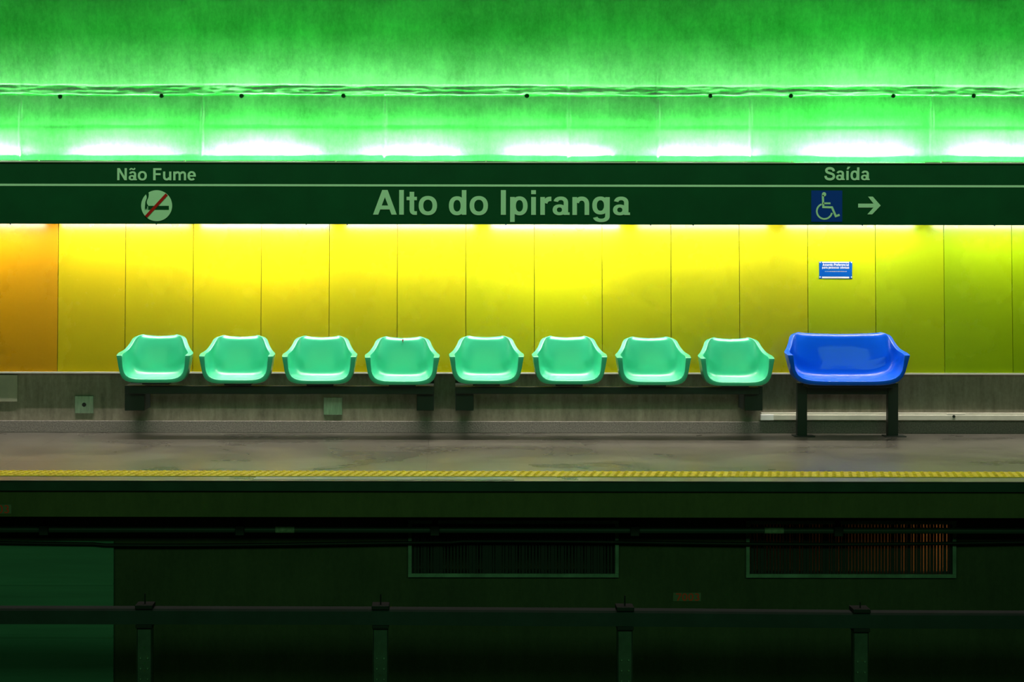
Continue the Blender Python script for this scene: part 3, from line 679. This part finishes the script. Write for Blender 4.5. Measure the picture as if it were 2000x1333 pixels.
m = MB(og); s = P(1863, 814, -0.052); m.cyl((s.x, -0.045, s.z), (s.x, -0.056, s.z), 0.012, 12); m.build('clip', M['black'], e)

# ---------------------------------------------------------------- tactile strip and marking on the platform edge
ty0, ty1 = -3.35, -3.02
m = MB((0, ty0, 0)); m.box(XL, XR, ty0, ty1, 0.0, 0.004)
n_ = int((5.4 + 4.4) / 0.055); rnd = random.Random(5)
for i in range(n_):
    x = -4.4 + i * 0.055
    for j in range(5):
        y = ty0 + 0.035 + j * 0.066
        xx = x + j * 0.011
        A = [m.v((xx + 0.017 * math.cos(t), y + 0.017 * math.sin(t), 0.004)) for t in [PI / 3 * q_ for q_ in range(6)]]
        B = [m.v((xx + 0.010 * math.cos(t), y + 0.010 * math.sin(t), 0.009)) for t in [PI / 3 * q_ for q_ in range(6)]]
        for q_ in range(6): m.f([A[q_], A[(q_ + 1) % 6], B[(q_ + 1) % 6], B[q_]])
        m.f(B)
o = m.build('tactile_strip', M['tactile']); o.location = (0, ty0, 0)
tag(o, 'yellow studded warning strip along the platform edge', 'tactile strip')
x0, x1 = PX(502, -3.38), PX(1000, -3.38); x2, x3 = PX(493, -3.56), PX(1005, -3.56)
m = MB((x2, -3.56, 0)); A = [(x2, -3.56), (x3, -3.56), (x1 + 0.0, -3.38), (x0 - 0.0, -3.38)]
a_ = [m.v((x, y, 0.0)) for x, y in A]; b_ = [m.v((x, y, 0.003)) for x, y in A]; m.f(a_); m.f(b_[::-1])
for i in range(4): m.f([a_[i], b_[i], b_[(i + 1) % 4], a_[(i + 1) % 4]])
o = m.build('edge_marking', M['bluegrey']); o.location = (x2, -3.56, 0)
tag(o, 'blue-grey rectangular marking on the platform edge in front of the yellow strip', 'floor marking')

# ---------------------------------------------------------------- ventilation openings below the platform
def vent(i, label):
    x0, x1 = vx[i]; og = (x0, PIT_Y, vz0)
    e = empty('ventilation_grille', og, label, 'vent', 'ventilation grilles under the platform')
    m = MB(og); ya, yb = PIT_Y - 0.03, PIT_Y + 0.02
    m.box(x0, x1, ya, yb, vz0, vz0 + fr, 0.002); m.box(x0, x1, ya, yb, vz1 - fr, vz1, 0.002)
    m.box(x0, x0 + fr, ya, yb, vz0 + fr, vz1 - fr, 0.002); m.box(x1 - fr, x1, ya, yb, vz0 + fr, vz1 - fr, 0.002); m.build('frame', M['pitmetal'], e)
    xi0, xi1 = x0 + fr, x1 - fr; n = 62; pitch = (xi1 - xi0) / n; m = MB(og); rnd = random.Random(11 + i)
    for j in range(n + 1):
        x = xi0 + j * pitch; w = pitch * (rnd.uniform(0.24, 0.34) if rnd.random() < 0.62 else rnd.uniform(0.45, 0.56))
        m.box(x - w, x + w, PIT_Y + 0.005, PIT_Y + 0.015, vz0 + fr, vz1 - fr)
    m.build('bars', M['cable'], e)
    m = MB(og); X0, X1 = x0 - 0.02, x1 + 0.5; Z0, Z1 = vz0 - 0.02, vz1 - 0.0; YA, YB = PIT_Y + 0.12, PIT_Y + 0.5
    m.box(X0, X1, YB, YB + 0.01, Z0, Z1); m.box(X0, X1, YA, YB, Z0 - 0.01, Z0); m.box(X0, X1, YA, YB, Z1, Z1 + 0.01)
    m.box(X0 - 0.01, X0, YA, YB, Z0, Z1); m.box(X1, X1 + 0.01, YA, YB, Z0, Z1); m.build('duct', M['duct'], e)
    if i == 1:
        m = MB(og); m.cyl((x1 + 0.30, YA + 0.12, Z0 + 0.05), (x1 + 0.30, YA + 0.12, Z1 - 0.05), 0.03, 12); tag(m.build('lamp', M['warm'], e), 'orange lamp inside the duct')
vent(0, 'dark ventilation opening with a pale metal frame under the middle of the platform')
vent(1, 'ventilation opening glowing orange between vertical bars under the right of the platform')

# pipe with hangers, cable
py_ = -3.15
a, b = P(-300, 1036, py_), P(2300, 1036, py_); zp = PZ(1036, py_, 1000)
og = (0, py_, zp)
e = empty('pipe', og, 'long dark grey pipe hanging under the platform edge', 'pipe')
m = MB(og); m.cyl((XL, py_, zp), (XR, py_, zp), 0.021, 16); m.build('tube', M['pipe'], e, smooth=True, auto=40)
for px in (88, 470, 850, 1240, 1637):
    x = PX(px, py_); m = MB(og); m.box(x - 0.03, x + 0.03, py_ - 0.045, py_ + 0.03, zp - 0.035, zp + 0.03, 0.003); m.box(x - 0.02, x + 0.02, py_ - 0.01, py_ + 0.01, zp + 0.03, zs_); m.build('hanger', M['cable'], e)
for a_, b_ in ((539, 576), (1494, 1531)):
    m = MB(og); m.cyl((PX(a_, py_), py_, zp), (PX(b_, py_), py_, zp), 0.0222, 16); tag(m.build('tape', M['tape'], e, smooth=True, auto=40), 'pale band wrapped around the pipe')
m = MB((0, -2.97, 0)); pts = []
x = XL
while x < XR:
    pxx = CX + x * F / (D - 2.97); sag = 1061 + 3.0 * math.sin(pxx / 205.0) + (2 if 200 < pxx < 900 else 0)
    pts.append((x, -2.97, PZ(sag, -2.97, pxx))); x += 0.08
m.tube(pts, 0.0125, 8)
o = m.build('cable', M['cable'], smooth=True); o.location = (0, -2.97, 0)
tag(o, 'black sagging cable crossing the ventilation openings under the platform', 'cable')

# pale cover on the track wall, number plates
a, b = P(-260, 1500, PIT_Y - 0.04), P(222, 1058, PIT_Y - 0.04)
m = MB((a.x, PIT_Y, PIT_Z)); m.box(a.x, b.x, PIT_Y - 0.04, PIT_Y - 0.001, PIT_Z + 0.001, b.z, 0.004)
for zz in (PZ(1141, PIT_Y), PZ(1243, PIT_Y)): m.box(a.x, b.x - 0.002, PIT_Y - 0.044, PIT_Y - 0.03, zz - 0.012, zz + 0.012, 0.004)
o = m.build('cover_panel', M['palegreen']); o.location = (a.x, PIT_Y, PIT_Z)
tag(o, 'large pale green panel on the track wall at the lower left', 'panel')
def numplate(p0, p1, Y, label, t0, t1):
    a, b = P(p0[0], p1[1], Y), P(p1[0], p0[1], Y); og = (a.x, Y, a.z)
    e = empty('number_plate', og, label, 'number plate')
    m = MB(og); m.box(a.x, b.x, Y - 0.004, Y, a.z, b.z, 0.001); m.build('plate', M['numplate'], e)
    u, v = P(t0[0], t1[1], Y), P(t1[0], t0[1], Y)
    poly_text('7003', lambda: MB(og), u.x, v.x, u.z, v.z, Y - 0.0055, Y - 0.003)[0].build('digits', M['numred'], e)
numplate((1314.5, 1158.5), (1369, 1175), PIT_Y, 'small plate with red number 7003 on the dark track wall', (1320, 1159.5), (1366, 1174))
numplate((-34, 986), (22.5, 1004), -3.56, 'small plate with red digits cut off by the left edge, on the platform slab', (-30, 987), (18, 1003))

# ---------------------------------------------------------------- third rail on its supports
ry = -4.2
m = MB((0, ry, 0)); pr = [(-400, 1188.5), (0, 1190), (700, 1191.5), (1300, 1195), (1700, 1198.5), (2400, 1201)]
V0 = []
for px, py in pr:
    t = P(px, py, ry); V0.append((t.x, t.z))
def rail_top(x):
    for (a, za), (b, zb) in zip(V0, V0[1:]):
        if a <= x <= b: return za + (zb - za) * (x - a) / (b - a)
h_ = 30 * (D + ry) / F; rings = []
for x, z in V0:
    prof = [(ry, z - h_), (ry, z - 0.012), (ry + 0.012, z), (ry + 0.12, z), (ry + 0.13, z - 0.01), (ry + 0.13, z - h_)]
    rings.append([m.v((x, y, zz)) for y, zz in prof])
for A, B in zip(rings, rings[1:]):
    for i in range(6): m.f([A[i], A[(i + 1) % 6], B[(i + 1) % 6], B[i]])
m.f(rings[0][::-1]); m.f(rings[-1])
o = m.build('third_rail', M['thirdrail']); o.location = (0, ry, 0)
tag(o, 'long dark covered power rail running across the track pit', 'rail')
sup = [(281, 1184), (743, 1184.5), (1221.5, 1188), (1683, 1191)]
slab_ = ['leftmost bolted post, beside the pale green panel, carrying the power rail',
         'bolted metal post under the power rail left of the middle vent',
         'bolted metal post under the power rail at the right corner of the middle vent',
         'bolted metal post under the power rail below the orange-lit vent']
proto = None
for i, (px, py) in enumerate(sup):
    t = P(px, py, ry); base = Vector((t.x, ry, PIT_Z)); H = t.z - PIT_Z
    kk = (D + ry) / F
    if True:
        e = empty('rail_support', base, slab_[i], 'support', 'posts carrying the power rail'); og = tuple(base)
        x = t.x; zt = t.z; rt = rail_top(x)
        w = 15 * kk
        m = MB(og); m.box(x - w, x + w, ry + 0.02, ry + 0.03, PIT_Z, rt - 36 * kk, 0.002)
        m.box(x - w, x - w + 0.006, ry + 0.02, ry + 0.10, PIT_Z, rt - 36 * kk); m.box(x + w - 0.006, x + w, ry + 0.02, ry + 0.10, PIT_Z, rt - 36 * kk); m.build('post', M['post'], e)
        m = MB(og); m.box(x - 17 * kk, x + 17 * kk, ry - 0.012, ry + 0.14, rt + 0.001, rt + 8 * kk, 0.003); m.build('cap', M['cable'], e)
        m = MB(og); m.box(x - 16 * kk, x + 16 * kk, ry - 0.01, ry + 0.13, rt - 37 * kk, rt - 30.5 * kk, 0.002); m.build('clamp', M['cable'], e)
        m = MB(og); m.cyl((x, ry + 0.05, rt + 7.5 * kk), (x, ry + 0.05, rt + (28 if i < 3 else 19) * kk), 1.4 * kk, 8); m.build('pin', M['cable'], e)
        for by in (1286, 1306.5, 1327):
            for bx_ in (-7, 7):
                z = P(px, by + (py - 1184), ry + 0.02).z
                m = MB(og); m.cyl((x + bx_ * kk, ry + 0.021, z), (x + bx_ * kk, ry + 0.010, z), 0.0075, 8, 0.006); m.build('bolt', M['pitmetal'], e)
